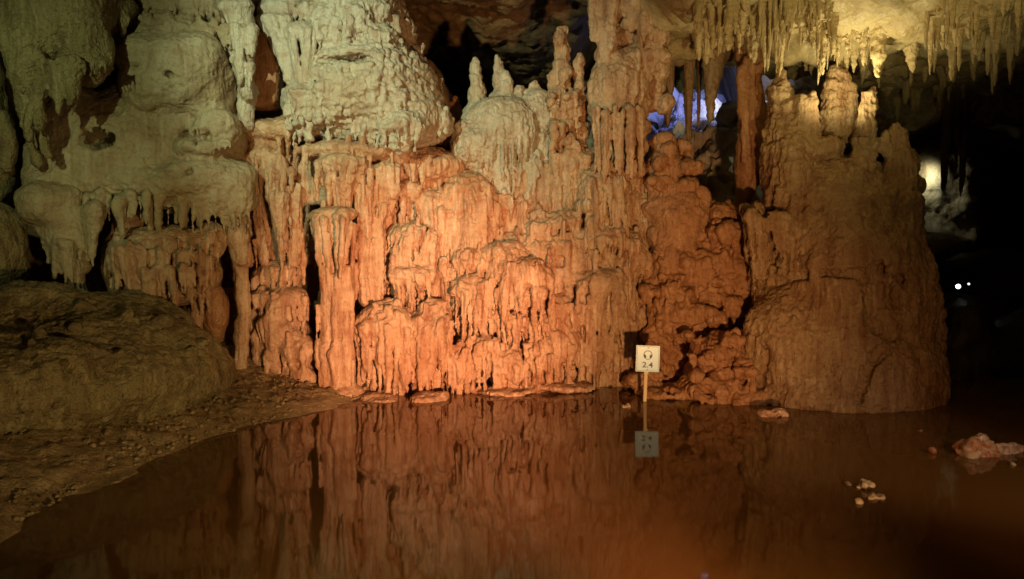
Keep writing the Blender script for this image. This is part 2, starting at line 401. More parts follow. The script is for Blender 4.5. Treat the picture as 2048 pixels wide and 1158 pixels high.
# ---- great column
f = Form(.013, .045)
f.stack(1262, 20, 66, 1258, -140, 95, 8.8, 6); f.stack(1240, 330, 46, 1268, 40, 48, 8.85, 9)
f.e(1237, 178, 57, 76, 8.6, ry=46); f.e(1216, 108, 24, 22, 8.6); f.e(1238, 225, 56, 30, 8.6, ry=46)
f.flutes(1185, 1288, 226, 345, 12, 5.5, 8.37, bow=.1, kf=.01, tip=.75)
f.e(1236, 290, 46, 70, 8.72)
f.stack(1305, 200, 24, 1318, 20, 26, 8.75, 7); f.knobs(1255, 20, 1325, 140, 22, 17, 8.5, 8.6); f.knobs(1290, 80, 1330, 220, 14, 14, 8.65)
f.c(1192, -20, 18, 1190, 80, 7, 8.5); f.c(1208, 0, 16, 1208, 110, 9, 8.5); f.c(1225, -20, 16, 1222, 90, 12, 8.45)
f.stack(1240, 520, 66, 1238, 340, 58, 8.85, 7); f.b(1232, 340, 52, 18, 8.65, 45, 15)
G = f.front(); f.grow(30, 1250, -10, 1330, 110, (16, 60), (3, 7), .05, .3, G); f.grow(30, 1180, 345, 1300, 520, (16, 60), (3, 6), .1, .1, G)
flow('limestone_column', 'thick floor-to-ceiling column with a smooth bulb and fluted skirt', 'column', M_TAN, f, lump=(.018, 6), streak=(.01, 26), crust=(.008, 22), warp=(.02, 2.5), off=4.0)

# ---- knobbly stalagmite right of column
stalagmite('squat knobbly orange stalagmite right of the great column, below the blue lit gap',
           lambda f: (f.stack(1330, 420, 46, 1328, 280, 26, 8.6, 8), f.stack(1372, 380, 26, 1368, 290, 14, 8.65, 6), f.stack(1350, 470, 52, 1350, 400, 50, 8.6, 5),
                      f.knobs(1296, 300, 1390, 400, 18, 13, 8.4), f.e(1365, 440, 44, 60, 8.5, tilt=-12), f.e(1345, 520, 46, 60, 8.5, tilt=-20), f.e(1310, 600, 40, 80, 8.55), f.knobs(1360, 370, 1410, 470, 10, 14, 8.5)), M_RED, lump=(.03, 8))

# ---- rubble slope between wall and big stalagmite
f = Form(.014, .035)
f.b(1400, 660, 110, 170, 8.75, 90, 40); f.e(1330, 690, 70, 120, 8.7); f.e(1440, 560, 60, 70, 8.6)
f.knobs(1390, 410, 1480, 520, 26, 18, 8.55, 8.45); f.knobs(1330, 520, 1480, 640, 44, 17, 8.5, 8.15, .7); f.e(1462, 465, 24, 24, 8.3); f.e(1425, 470, 15, 15, 8.35)
f.e(1345, 620, 50, 60, 8.3, tilt=-25); f.e(1300, 740, 40, 40, 8.35); f.e(1290, 765, 44, 14, 8.1); f.e(1330, 780, 60, 12, 7.9); f.knobs(1260, 745, 1350, 790, 14, 13, 8.1, 7.85, .5)
f.b(1445, 745, 66, 80, 7.95, 50, 40, k=.05); f.e(1395, 785, 40, 44, 7.85, ry=40); f.e(1490, 800, 50, 26, 7.6, ry=40); f.knobs(1370, 670, 1500, 810, 40, 15, 7.75, 7.55, .7)
f.c(1490, 610, 14, 1350, 720, 14, 7.7, 7.8, k=.03, sub=True); f.c(1350, 700, 12, 1338, 790, 14, 7.75, 7.7, k=.03, sub=True)
f.grow(170, 1290, 420, 1510, 810, (12, 46), (3, 8), .1, .2)
flow('rubble_slope', 'crusted rubble slope with a slanting dark crack just right of the sign', 'rubble', M_RED, f, lump=(.03, 7), ledge=(.014, 9), crust=(.01, 20), off=5.0)

# ---- giant stalagmite mound (right)
f = Form(.015, .08)
f.e(1682, 770, 196, 200, 8.05, ry=185, k=.12); f.e(1680, 590, 172, 230, 8.1, ry=165, k=.12); f.e(1668, 470, 150, 150, 8.15, ry=130, k=.1); f.e(1648, 395, 92, 72, 8.15, ry=95, k=.06)
f.e(1780, 455, 54, 115, 8.05, ry=90, k=.07); f.e(1572, 340, 50, 90, 8.1, ry=70, k=.08); f.e(1512, 470, 22, 70, 7.95, k=.07)
f.stack(1560, 320, 36, 1560, 185, 23, 8.1, 6, k=.04); f.c(1560, 170, 11, 1560, 128, 4, 8.1)
f.c(1597, 290, 19, 1597, 197, 8, 8.0); f.c(1619, 300, 18, 1620, 194, 9, 8.0); f.e(1650, 300, 40, 22, 8.05)
f.stack(1722, 360, 36, 1737, 262, 21, 7.95, 5, k=.03); f.stack(1738, 262, 19, 1744, 184, 9, 7.9, 6, k=.03); f.c(1724, 240, 10, 1726, 192, 6, 7.88)
f.stack(1798, 370, 40, 1799, 275, 14, 8.0, 6); f.c(1800, 268, 13, 1799, 251, 8, 8.0); f.c(1771, 300, 9, 1776, 264, 4, 7.95)
f.flutes(1500, 1590, 430, 550, 9, 8, 7.8, tip=.7, kf=.04, bow=.12)
f.e(1590, 700, 108, 120, 7.72, ry=90, k=.12); f.e(1690, 680, 90, 110, 7.68, ry=90, k=.12); f.e(1640, 790, 140, 60, 7.65, ry=100, k=.12)
f.e(1805, 740, 66, 90, 7.6, k=.03); f.e(1826, 620, 52, 90, 7.75, k=.04); f.e(1850, 700, 34, 130, 7.9, k=.04)
f.e(1768, 605, 38, 56, 7.05, ry=50, k=.05, sub=True); f.e(1735, 545, 40, 14, 7.05, ry=45, k=.03, sub=True); f.c(1500, 585, 11, 1600, 546, 9, 7.12, k=.03, sub=True)
f.c(1750, 690, 9, 1715, 790, 6, 6.98, k=.03, sub=True); f.c(1800, 560, 10, 1850, 600, 8, 7.3, k=.03, sub=True)
for q in [(1712, 268, 13, 16, 7.6), (1697, 285, 12, 12, 7.55), (1742, 362, 10, 8, 7.35), (1745, 322, 10, 10, 7.42), (1690, 390, 8, 7, 7.25), (1560, 395, 16, 6, 7.35), (1790, 460, 8, 7, 7.2)]: f.e(*q, ry=30, k=.03, sub=True)
f.e(1700, 812, 90, 16, 7.35, ry=60, k=.08)
G = f.front()
def carve(pts, r, dep=.035, k=.03):
    for (xa, ya), (xb, yb) in zip(pts[:-1], pts[1:]):
        Ya = G.get((int(xa // 12), int(ya // 12))); Yb = G.get((int(xb // 12), int(yb // 12)))
        if Ya and Yb: f.c(xa, ya, r, xb, yb, r, Ya + dep, Yb + dep, k=k, sub=True)
carve([(1496, 590), (1540, 566), (1600, 552), (1660, 548), (1720, 552)], 11)
carve([(1735, 545), (1765, 538), (1800, 560)], 15); carve([(1748, 580), (1762, 630), (1790, 660)], 32, .02, .06); carve([(1770, 700), (1745, 715), (1730, 750), (1715, 800)], 11)
carve([(1800, 650), (1835, 690), (1845, 760)], 8); carve([(1500, 610), (1530, 700), (1520, 780)], 6)
for x in range(1500, 1590, 11): carve([(x, 440 + rng.uniform(-20, 20)), (x + 4, 545)], 4.5, .015, .02)
f.grow(70, 1490, 320, 1880, 540, (20, 80), (3, 5.5), .04, .2, kf=.05)
MOUND = flow('stalagmite_mound', 'giant brown stalagmite mound with several blunt horns on its top', 'stalagmite', M_MOUND, f, lump=(.018, 5), crust=(.01, 24), streak=(.013, 20), ledge=(.008, 12), warp=(.035, 2), off=6.0)
stalagmite('crusted hollow-topped stump lit warm, middle of the mound top', lambda f: (f.stack(1665, 270, 30, 1668, 150, 20, 8.25, 7), f.stack(1700, 275, 15, 1702, 175, 10, 8.2, 7), f.c(1672, 145, 13, 1700, 170, 9, 8.22)), M_MOUND, crust=(.009, 22))

# ---- dark hanging curtain right of blue gap
f = Form(.016, .05)
f.c(1500, 100, 24, 1504, 230, 22, 8.75); f.c(1504, 230, 22, 1496, 330, 34, 8.75); f.c(1496, 330, 34, 1484, 425, 10, 8.7); f.c(1515, 120, 10, 1514, 300, 13, 8.65); f.c(1488, 180, 8, 1478, 340, 12, 8.65); f.c(1500, 110, 30, 1500, -10, 40, 8.8); f.flutes(1480, 1524, 120, 330, 6, 7, 8.58)
flow('hanging_curtain', 'long dark red stone curtain hanging in front of the gap beside the mound', 'curtain', M_RED, f, streak=(.012, 20), off=7.0)

# ================================================================== LEFT HALF
# ---- cascade (centre left, pale)
f = Form(.0135, .05)
f.e(700, 30, 95, 110, 8.55, k=.1); f.e(735, 190, 140, 115, 8.55, k=.1); f.e(650, 205, 80, 60, 8.3); f.e(790, 240, 95, 65, 8.4, k=.1); f.e(850, 250, 55, 36, 8.45); f.e(690, -60, 90, 100, 8.7)
f.c(775, -20, 26, 838, 130, 22, 8.75); f.c(838, 130, 24, 888, 250, 18, 8.7); f.knobs(800, 100, 838, 190, 12, 12, 8.72)
f.cap(650, 48, 34, 36, 48, 8.15, n=6); f.cap(706, 45, 32, 30, 36, 8.12, n=7); f.e(760, 75, 32, 30, 8.2); f.fringe(735, 95, 785, 95, 14, 7, 5, 8.05)
f.cap(610, 205, 44, 36, 44, 8.05, n=7); f.cap(660, 210, 34, 30, 36, 7.98, n=5)
f.cap(735, 258, 30, 22, 36, 8.05, n=4); f.cap(800, 255, 50, 30, 46, 8.0, n=9); f.cap(765, 262, 24, 20, 34, 8.05, n=4)
f.fringe(560, 30, 640, 20, 26, 7, 6, 8.15); f.e(690, 118, 70, 10, 7.95, ry=30, k=.03, sub=True)

f.grow(110, 570, 0, 890, 290, (12, 40), (3, 5.5), .06, 0)
flow('flowstone_cascade', 'greenish white crusted flowstone cascade sloping down to a sharp right edge', 'flowstone', M_PALE, f, crust=(.013, 19), lump=(.018, 7), streak=(.007, 24), ledge=(.016, 11), off=8.0)
# ---- funnel draperies, upper
f = Form(.014, .05)
f.e(560, 25, 44, 30, 8.3); f.e(600, -10, 60, 40, 8.4); f.e(530, -30, 50, 50, 8.4)
f.funnel(550, 40, 36, 588, 170, 8, 8.15, 5, 6, 4, core=False); f.funnel(603, 65, 34, 610, 165, 12, 8.05, 5, 6, 4.5, core=False, h=.6)
f.c(540, 50, 10, 572, 150, 5, 8.1); f.c(575, 40, 10, 575, 160, 5, 8.1)
flow('drapery', 'pale funnel draperies narrowing to thin stems at the top, left of the cascade', 'drapery', M_PALE, f, lump=(.008, 9), crust=(.004, 26), streak=(.008, 26), warp=(.015, 3), off=9.0)
# ---- ledge with funnel draperies, middle
f = Form(.012, .04)
f.e(700, 305, 110, 22, 8.25, ry=70); f.e(560, 265, 90, 26, 8.3, ry=60); f.e(620, 245, 60, 20, 8.35, ry=50); f.e(790, 315, 40, 22, 8.3)
f.e(540, 300, 60, 30, 8.4); f.b(560, 410, 75, 120, 8.7, 40, 20); f.b(722, 430, 56, 150, 8.8, 40, 20)
f.funnel(684, 330, 58, 676, 420, 7, 8.0, 6, 7.5, 5, h=.35, core=False); f.funnel(696, 338, 28, 679, 420, 6, 7.95, 4, 6, 5, core=False)
f.b(640, 365, 26, 44, 8.3, 14, 8, k=.02)
f.funnel(728, 340, 34, 732, 440, 12, 8.05, 5, 6.5, 5.5); f.funnel(772, 335, 32, 765, 430, 14, 8.12, 5, 6.5, 5.5)
f.flutes(716, 762, 360, 590, 5, 11, 8.2, tip=.8, yj=18); f.c(732, 430, 14, 730, 600, 14, 8.05); f.c(757, 430, 13, 752, 600, 17, 8.1)
f.cap(525, 315, 38, 20, 60, 8.15, n=8); f.cap(555, 345, 24, 40, 60, 8.05, n=6); f.flutes(490, 610, 340, 520, 13, 10, 8.28, tip=.8, yj=20)
f.c(513, 380, 12, 527, 520, 10, 8.1); f.c(560, 400, 22, 562, 520, 6, 8.05); f.c(592, 380, 12, 590, 520, 13, 8.15)
f.c(612, 400, 11, 628, 520, 13, 7.9, k=.02, sub=True); f.c(628, 520, 11, 634, 640, 9, 7.9, k=.02, sub=True)
f.grow(90, 480, 260, 830, 560, (20, 80), (3.5, 7), .04, 0)
flow('drapery', 'orange funnel draperies under a ledge, above the capped column', 'drapery', M_TAN, f, lump=(.01, 8), crust=(.006, 24), streak=(.012, 22), warp=(.02, 3), off=10.0)
# ---- capped column
f = Form(.012, .035)
f.e(648, 434, 34, 15, 7.93, ry=34); f.e(688, 430, 26, 14, 7.88, ry=30); f.e(664, 428, 44, 10, 7.97, ry=38); f.c(662, 446, 36, 678, 575, 26, 7.99, k=.03)
f.c(686, 438, 19, 681, 548, 7, 7.8, k=.02); f.c(634, 446, 15, 652, 520, 7, 7.82, k=.02)
for xa, ya, xb, yb, Ya, r_ in [(618, 446, 650, 560, 7.86, 5), (628, 470, 655, 590, 7.79, 5), (642, 440, 654, 525, 7.74, 6), (655, 470, 664, 600, 7.76, 5), (668, 436, 679, 540, 7.72, 6), (686, 440, 682, 560, 7.69, 7), (703, 446, 686, 545, 7.73, 6), (709, 452, 704, 610, 7.85, 5)]:
    f.c(xa, ya, r_, xb, yb, r_ * .5, Ya, Ya + .03, k=.014)
f.knobs(618, 430, 708, 452, 9, 8, 7.78)
f.stack(676, 550, 24, 678, 800, 36, 8.02, 8, v=.06); f.c(657, 540, 12, 655, 800, 15, 7.84); f.c(694, 540, 11, 698, 790, 15, 7.84); f.c(677, 560, 9, 675, 790, 14, 7.8)
f.e(690, 790, 42, 26, 7.85)
f.grow(16, 630, 560, 715, 780, (40, 120), (3, 5), 0, 0)
flow('limestone_column', 'pillar with a broad capital and ribbed neck beside a dark crack', 'column', M_TAN, f, lump=(.01, 6), crust=(.004, 26), streak=(.008, 22), warp=(.02, 2.5), off=11.0)
# ---- big smooth slope
f = Form(.015, .1)
f.e(350, 100, 120, 90, 8.1, ry=90); f.e(330, 280, 160, 130, 8.05, ry=90); f.e(225, 315, 165, 105, 7.9, ry=105, k=.08); f.e(160, 250, 66, 74, 7.8, ry=70, k=.1); f.e(150, 365, 95, 50, 7.75, ry=80, k=.1); f.e(310, 370, 190, 45, 7.8, ry=80)
f.e(350, 150, 108, 74, 7.72, ry=62, k=.05, tilt=30); f.e(290, 110, 56, 42, 7.7, ry=50, k=.07); f.e(420, 180, 52, 70, 7.85, k=.07); f.e(438, 255, 44, 40, 7.75, k=.05); f.e(400, 300, 44, 22, 7.7, k=.05); f.e(425, 350, 90, 40, 7.95)
G = f.front()
def pocket(x, y, a, b_, tilt=0, dep=2.2):
    Y = G.get((int(x // 12), int(y // 12)), 7.5)
    f.e(x, y, a, b_, Y + .01, ry=a * dep, k=.03, sub=True, tilt=tilt)
    f.fringe(x - a * .8, y - b_ * .9, x + a * .8, y - b_ * .9, b_ * .9, max(3, int(a / 7)), 3, Y + .05)
pocket(192, 277, 38, 21, 0, 3.2); pocket(265, 134, 12, 6, 10, 2); pocket(333, 150, 11, 5, -10, 2); pocket(372, 268, 9, 16, 0, 2.5); pocket(392, 276, 7, 22, 8, 2.5); pocket(415, 268, 9, 12, 0, 2.0); pocket(375, 345, 8, 10); f.fringe(410, 296, 465, 286, 18, 7, 5, 7.55)
f.fringe(70, 395, 300, 400, 46, 22, 7, 7.35, 7.45); f.fringe(300, 400, 500, 385, 70, 18, 8, 7.5, 7.75); f.e(440, 400, 70, 30, 7.9); f.cap(460, 395, 40, 25, 60, 7.8, n=9)
flow('flowstone_slope', 'huge smooth sugary grey-green flowstone slope with eye-like pockets', 'flowstone', M_SUGAR, f, lump=(.022, 5), crust=(.008, 22), streak=(.005, 20), ledge=(.003, 7), warp=(.03, 1.8), off=12.0)
# ---- frieze above it and pale drip column
f = Form(.015, .05)
f.e(360, 20, 115, 40, 8.0, ry=50); f.fringe(258, 48, 462, 70, 34, 22, 8, 7.72, 7.75); f.e(300, -40, 150, 60, 8.1); f.fringe(200, 20, 290, 40, 30, 8, 8, 7.8)
f.grow(50, 250, 0, 470, 60, (14, 40), (4, 7), 0, .1)
flow('flowstone_ledge', 'icicle-fringed flowstone ledge along the top above the smooth slope', 'flowstone', M_SUGAR, f, crust=(.007, 24), streak=(.006, 24), warp=(.02, 3), off=13.0)
f = Form(.014, .04)
f.stack(470, -30, 30, 482, 60, 26, 7.85, 5); f.stack(482, 60, 26, 492, 185, 15, 7.85, 7); f.fringe(462, 60, 508, 70, 60, 5, 8, 7.72); f.fringe(475, 130, 506, 140, 52, 4, 7, 7.75)
f.c(495, 180, 20, 490, 245, 16, 8.0); f.b(470, 190, 30, 60, 8.1, 20, 12)
flow('stalactite', 'thick pale cream dripstone hanging right of the smooth slope', 'stalactite', M_PALE, f, lump=(.014, 8), streak=(.01, 24), warp=(.015, 3), off=14.0)
f = Form(.02, .05)
f.b(528, 140, 30, 78, 8.35, 30, 14)
flow('rock_slab', 'plain brown rock slab in the recess between dripstone and draperies', 'rock', M_RED, f, lump=(.012, 4), streak=(.004, 12), crust=(.004, 24), off=15.0)
# ---- upper left bulge with draperies
f = Form(.017, .07)
f.e(115, 20, 110, 110, 7.3, ry=80); f.e(62, 70, 54, 75, 7.15); f.e(180, 100, 44, 66, 7.25); f.e(120, -60, 140, 80, 7.4); f.e(225, 20, 50, 36, 7.6); f.fringe(195, 30, 262, 45, 40, 8, 7, 7.5)
f.fringe(28, 110, 160, 150, 70, 12, 10, 6.95, 7.0); f.fringe(30, 90, 90, 140, 150, 5, 12, 7.0); f.c(30, 100, 16, 98, 310, 6, 7.15); f.c(52, 130, 14, 88, 245, 6, 7.0); f.c(15, 80, 14, 70, 330, 8, 7.3)
f.c(112, 160, 12, 125, 225, 6, 7.0); f.c(135, 150, 9, 141, 200, 4, 6.95); f.fringe(140, 130, 215, 130, 30, 7, 8, 6.98)
flow('drapery', 'olive yellow bulge with long stone draperies in the top left corner', 'drapery', M_OLIVE, f, lump=(.02, 5), crust=(.007, 24), streak=(.01, 22), off=16.0)
# ---- pointed drapery, lower left
f = Form(.016, .05)
f.e(110, 400, 70, 34, 7.5); f.e(90, 420, 50, 40, 7.4); f.fringe(80, 440, 200, 440, 80, 9, 12, 7.35); f.c(130, 440, 36, 160, 585, 8, 7.4); f.c(110, 470, 20, 165, 590, 5, 7.35)
f.e(145, 510, 38, 40, 7.4, tilt=-20); f.fringe(110, 490, 170, 500, 80, 6, 8, 7.25); f.c(60, 430, 20, 110, 480, 14, 7.4); f.c(190, 420, 16, 190, 470, 6, 7.3); f.c(240, 410, 18, 245, 470, 6, 7.35)
flow('drapery', 'grey-green stone drapery tapering to a point above the left boulder', 'drapery', M_SUGAR, f, lump=(.012, 7), crust=(.005, 24), streak=(.012, 22), off=17.0)
# ---- barrel shaped block
f = Form(.013, .05)
f.e(330, 500, 112, 52, 7.75, ry=85); f.e(250, 530, 42, 66, 7.65); f.e(420, 480, 30, 40, 7.75); f.e(340, 550, 100, 60, 7.85)
f.fringe(225, 510, 420, 520, 70, 20, 8, 7.2, 7.4, tip=.5); f.c(225, 520, 12, 270, 620, 8, 7.35); f.c(250, 530, 9, 295, 615, 6, 7.2); f.c(290, 540, 9, 310, 610, 6, 7.2)
f.c(420, 470, 10, 428, 570, 5, 7.6); f.fringe(235, 440, 310, 440, 60, 7, 9, 7.7); f.c(240, 420, 12, 225, 480, 10, 7.6); f.fringe(310, 545, 400, 540, 50, 8, 7, 7.25)
for x in (300, 330, 345, 372): f.e(x, 535 + rng.uniform(-8, 14), 4, 20, 7.12, ry=20, k=.015, sub=True)
f.grow(60, 220, 470, 440, 600, (20, 60), (3.5, 7), 0, 0)
flow('flowstone_block', 'barrel-shaped tan flowstone block with ragged draperies on its front', 'flowstone', M_TAN, f, lump=(.012, 6), crust=(.006, 26), streak=(.006, 24), warp=(.02, 2.5), off=18.0)
def column(label, build, mat=M_TAN):
    f = Form(.013, .04); build(f)
    return flow('limestone_column', label, 'column', mat, f, 'thin columns on the left', lump=(.008, 6), crust=(.004, 28), streak=(.006, 24), warp=(.018, 2.5), off=rng.uniform(0, 30))
column('slim pillar with a swollen egg-shaped top between block and crack', lambda f: (f.e(475, 470, 24, 34, 7.85), f.funnel(475, 470, 22, 480, 525, 12, 7.85, 6, 6, 5), f.stack(481, 510, 14, 484, 730, 17, 7.9, 9, v=.06), f.c(470, 420, 10, 474, 450, 14, 7.9)))
column('short broken thin pillar behind the crest of the left boulder', lambda f: (f.stack(393, 560, 13, 398, 665, 12, 7.85, 7, v=.08)))
column('lozenge-shaped orange stump between two thin pillars', lambda f: (f.e(430, 620, 28, 52, 8.1), f.stack(425, 560, 12, 430, 660, 22, 8.15, 4)), M_RED)
# ---- stepped block left of capped column
f = Form(.013, .04)
f.cap(556, 545, 52, 30, 50, 8.25, n=11); f.cap(567, 600, 50, 24, 70, 8.1, n=9); f.e(564, 680, 58, 80, 8.2, ry=50); f.e(590, 735, 46, 55, 8.15); f.e(530, 690, 30, 60, 8.15); f.knobs(530, 640, 620, 750, 12, 24, 8.0, 7.9, 1.2); f.e(555, 630, 18, 40, 7.95)
f.c(628, 540, 13, 640, 760, 9, 8.1, k=.02, sub=True); f.b(470, 660, 60, 80, 8.6, 30, 20)
f.grow(50, 500, 520, 640, 740, (20, 60), (4, 8), .1, .1)
flow('flowstone_block', 'stepped tan flowstone block with a flat top, left of the dark crack', 'flowstone', M_TAN, f, lump=(.016, 6), crust=(.005, 26), streak=(.008, 18), off=19.0)
# ---- far left rock
f = Form(.025, .1)
f.e(-20, 500, 72, 100, 7.4); f.e(-60, 250, 70, 190, 7.7); f.e(-30, 350, 60, 80, 7.8); f.e(10, 280, 18, 60, 7.6)
flow('rock_wall', 'olive bulging rock wall cut off at the left edge', 'rock wall', M_OLIVE, f, lump=(.03, 4), crust=(.006, 22), off=20.0)

# ================================================================== BOULDERS, BANK
f = Form(.02, .1)
f.e(200, 730, 200, 150, 7.1, ry=170); f.e(90, 690, 110, 120, 6.8, ry=110); f.e(20, 750, 120, 130, 6.5, ry=110); f.e(260, 690, 110, 90, 7.1); f.e(310, 745, 100, 90, 7.0, ry=90); f.e(30, 780, 160, 110, 5.9, ry=150, k=.3); f.e(190, 780, 150, 90, 6.3, ry=130, k=.3); f.e(310, 770, 100, 76, 6.75, ry=90, k=.3)
f.e(165, 768, 14, 10, 6.3, ry=50, k=.06, sub=True); f.e(190, 690, 90, 60, 6.6, ry=80, k=.3)
G = f.front()
for i in range(46):
    x = rng.uniform(0, 420); y = rng.uniform(590, 860); Y = G.get((int(x // 12), int(y // 12)))
    if Y: q = rng.uniform(4, 11); f.e(x, y, q * rng.uniform(1, 2.2), q * .7, Y, ry=q * 1.5, k=.03, sub=rng.random() < .6, tilt=rng.uniform(-30, 30))
BOULD = flow('boulder', 'large dim olive boulder at the left edge, pitted on top', 'boulder', M_OLIVE, f, lump=(.045, 3), crust=(.013, 19), streak=(0, 1), ledge=(.012, 5), warp=(.07, 1.4), off=21.0)
f = Form(.018, .06)
f.e(380, 755, 78, 74, 7.1, ry=75); f.e(345, 695, 56, 46, 7.05); f.e(415, 735, 42, 46, 7.2)
flow('boulder', 'smaller smooth boulder leaning on the right end of the large one', 'boulder', M_OLIVE, f, lump=(.05, 4), crust=(.012, 17), streak=(0, 1), ledge=(.02, 5), warp=(.06, 2), off=22.0)

SHORE = np.array([(-.2, 9.2), (-1.0, 8.05), (-1.42, 7.75), (-1.75, 7.2), (-2.38, 6.14), (-2.66, 5.02), (-2.72, 4.2), (-2.9, 2.0), (-3, -3)])
def shore_d(x, y):
    P = np.stack([x, y], 1); best = np.full(len(x), 1e9); sg = np.ones(len(x))
    for a, b in zip(SHORE[:-1], SHORE[1:]):
        ab = b - a; t = np.clip(((P - a) @ ab) / (ab @ ab), 0, 1); q = a + t[:, None] * ab
        d = np.hypot(*(P - q).T); cr = ab[0] * (P[:, 1] - a[1]) - ab[1] * (P[:, 0] - a[0])
        m = d < best; best[m] = d[m]; sg[m] = np.where(cr[m] < 0, -1, 1)
    return best * sg
def grid(x0, x1, y0, y1, h):
    xs = np.arange(x0, x1 + h / 2, h); ys = np.arange(y0, y1 + h / 2, h)
    X, Y = np.meshgrid(xs, ys, indexing='ij'); nx, ny = X.shape
    i = np.arange(nx - 1)[:, None] * ny + np.arange(ny - 1)[None]
    Q = np.stack([i, i + ny, i + ny + 1, i + 1], -1).reshape(-1, 4)
    return X.ravel(), Y.ravel(), Q
# one ground sheet: lake bed, left bank, far cave floor
x, y, Q = grid(-14, 16, -6, 24, .1)
d = shore_d(x, y)
P0 = np.stack([x, y, 0 * x], 1)
def bank(d): return np.where(d > 0, -.25 * d, -.4 * d)
z = np.where(d > 0, -np.minimum(.35 * d, .7), np.minimum(.25 * -d, 1.1) - .06)
far = np.clip((y - 9.6) / 2.2, 0, 1) * np.clip((x + 1) / 1.2, 0, 1)
z = z * (1 - far) + far * (.3 + .12 * np.clip(y - 10, 0, 9))
z += .05 * fbm(P0, .9, 3)
tag(mk('ground', np.stack([x, y, z], 1), Q, M_BROWN), kind='structure')
# near bank: fine gravelly strip
x, y, Q = grid(-5.4, -.6, 1.8, 8.6, .025)
d = -shore_d(x, y); P0 = np.stack([x, y, 0 * x], 1)
z = np.minimum(.25 * d, .9) + .035 * vn(P0, 2.2) + .02 * vn(P0, 6, 1)
cl = np.clip(d * 4 + .2, .15, 1)
z += cl * (.022 * np.maximum(0, fbm(P0, 13, 2)) + .016 * np.maximum(0, vn(P0, 34, 1)) ** 1 + .03 * np.maximum(0, vn(P0, 8, 2) - .25))
z = np.where(d < -.12, -.08 + .3 * (d + .12), z)
keep = (d > -.35)[Q].all(1)
tag(mk('bank', np.stack([x, y, z], 1), Q[keep], M_GRAVEL), kind='structure')

# pebbles on the bank
def pebble_mesh(seed, n=10):
    f = Form(.12, .3); r = random.Random(seed)
    f.ew(np.zeros(3), (1, .8, .6)); f.ew(np.array([.3, .1, .1]), (.6, .7, .55))
    P, Q = f.mesh(); P = P + normals(P, Q) * (.12 * fbm(P, 1.6, 2, seed * 3.1))[:, None]
    return P, Q
pv = [pebble_mesh(s) for s in range(4)]
Pa, Qa, o_ = [], [], 0
for i in range(900):
    t = rng.random() ** .8; yy = 3.9 + 4.0 * rng.random(); 
    dd = rng.random() ** 1.5 * .9
    sx = np.interp(yy, SHORE[::-1, 1], SHORE[::-1, 0]) - dd - .02
    sz = rng.choice([.005, .006, .008, .01, .013, .02]) * rng.uniform(.7, 1.3)
    P, Q = pv[i % 4]; a = rng.uniform(0, 6.28); c, s = math.cos(a), math.sin(a)
    R = np.stack([P[:, 0] * c - P[:, 1] * s, P[:, 0] * s + P[:, 1] * c, P[:, 2]], 1) * sz
    Pa.append(R + [sx, yy, max(.0, .25 * dd) + .012]); Qa.append(Q + o_); o_ += len(P)
tag(mk('gravel', np.concatenate(Pa), np.concatenate(Qa), M_GRAVEL), 'loose gravel strewn over the clay bank by the pool', 'gravel', kind='stuff')

# ================================================================== WATER
wm = bpy.data.materials.new('muddy_water'); wm.use_nodes = True
N = wm.node_tree.nodes; L = wm.node_tree.links; b = N['Principled BSDF']
n1 = N.new('ShaderNodeTexNoise'); n1.inputs['Scale'].default_value = .9; n1.inputs['Detail'].default_value = 5
gp = N.new('ShaderNodeNewGeometry'); L.new(gp.outputs['Position'], n1.inputs['Vector'])
mx = N.new('ShaderNodeMix'); mx.data_type = 'RGBA'; mx.inputs[6].default_value = (.13, .064, .017, 1); mx.inputs[7].default_value = (.2, .1, .027, 1)
L.new(n1.outputs[0], mx.inputs[0]); L.new(mx.outputs[2], b.inputs['Base Color'])
b.inputs['Roughness'].default_value = .034; b.inputs['Specular IOR Level'].default_value = .36; b.inputs['IOR'].default_value = 1.33
n2 = N.new('ShaderNodeTexNoise'); n2.inputs['Scale'].default_value = 5; n2.inputs['Detail'].default_value = 2; L.new(gp.outputs['Position'], n2.inputs['Vector'])
bp = N.new('ShaderNodeBump'); bp.inputs['Strength'].default_value = .02; bp.inputs['Distance'].default_value = .02; L.new(n2.outputs[0], bp.inputs['Height']); L.new(bp.outputs[0], b.inputs['Normal'])
x, y, Q = grid(-5, 14, -6, 13, .5)
tag(mk('water', np.stack([x, y, 0 * x], 1), Q, wm), kind='structure')

# ================================================================== CEILING AND FAR CAVE
def ceil_z(x, y):
    x = np.asarray(x, float); y = np.asarray(y, float)
    P = np.stack([x, y, 0 * x], 1)
    sm = lambda a, b, t: (lambda u: u * u * (3 - 2 * u))(np.clip((t - a) / (b - a), 0, 1))
    r = sm(.7, 1.7, x)
    z = 4.55 - .95 * r
    z = z + r * 1.5 * sm(9.8, 11.5, y) * (1 - sm(3.0, 3.8, x))
    z = z - .45 * sm(10, 12.5, y) * sm(3.4, 4.4, x)
    z = z - .1 * (1 - r) * np.clip(y - 9, 0, 5)
    return z + .16 * fbm(P, .8, 3, 4.0) + (.05 + .04 * r) * fbm(P, 4, 2, 9.0)
x, y, Q = grid(-7, 11, 1.5, 18, .045)
P0 = np.stack([x, y, 0 * x], 1)
z = ceil_z(x, y) + .035 * fbm(P0, 12, 2) - .03 * np.abs(vn(P0, 6, 1))
rt = (x > 1.15)[Q].all(1)  # left sheet takes the darker stone in place of dimmer light
for q_, m_ in ((Q[rt], M_CEIL), (Q[~rt], M_BROWN)): tag(mk('ceiling', np.stack([x, y, z], 1), q_[:, ::-1], m_), kind='structure')
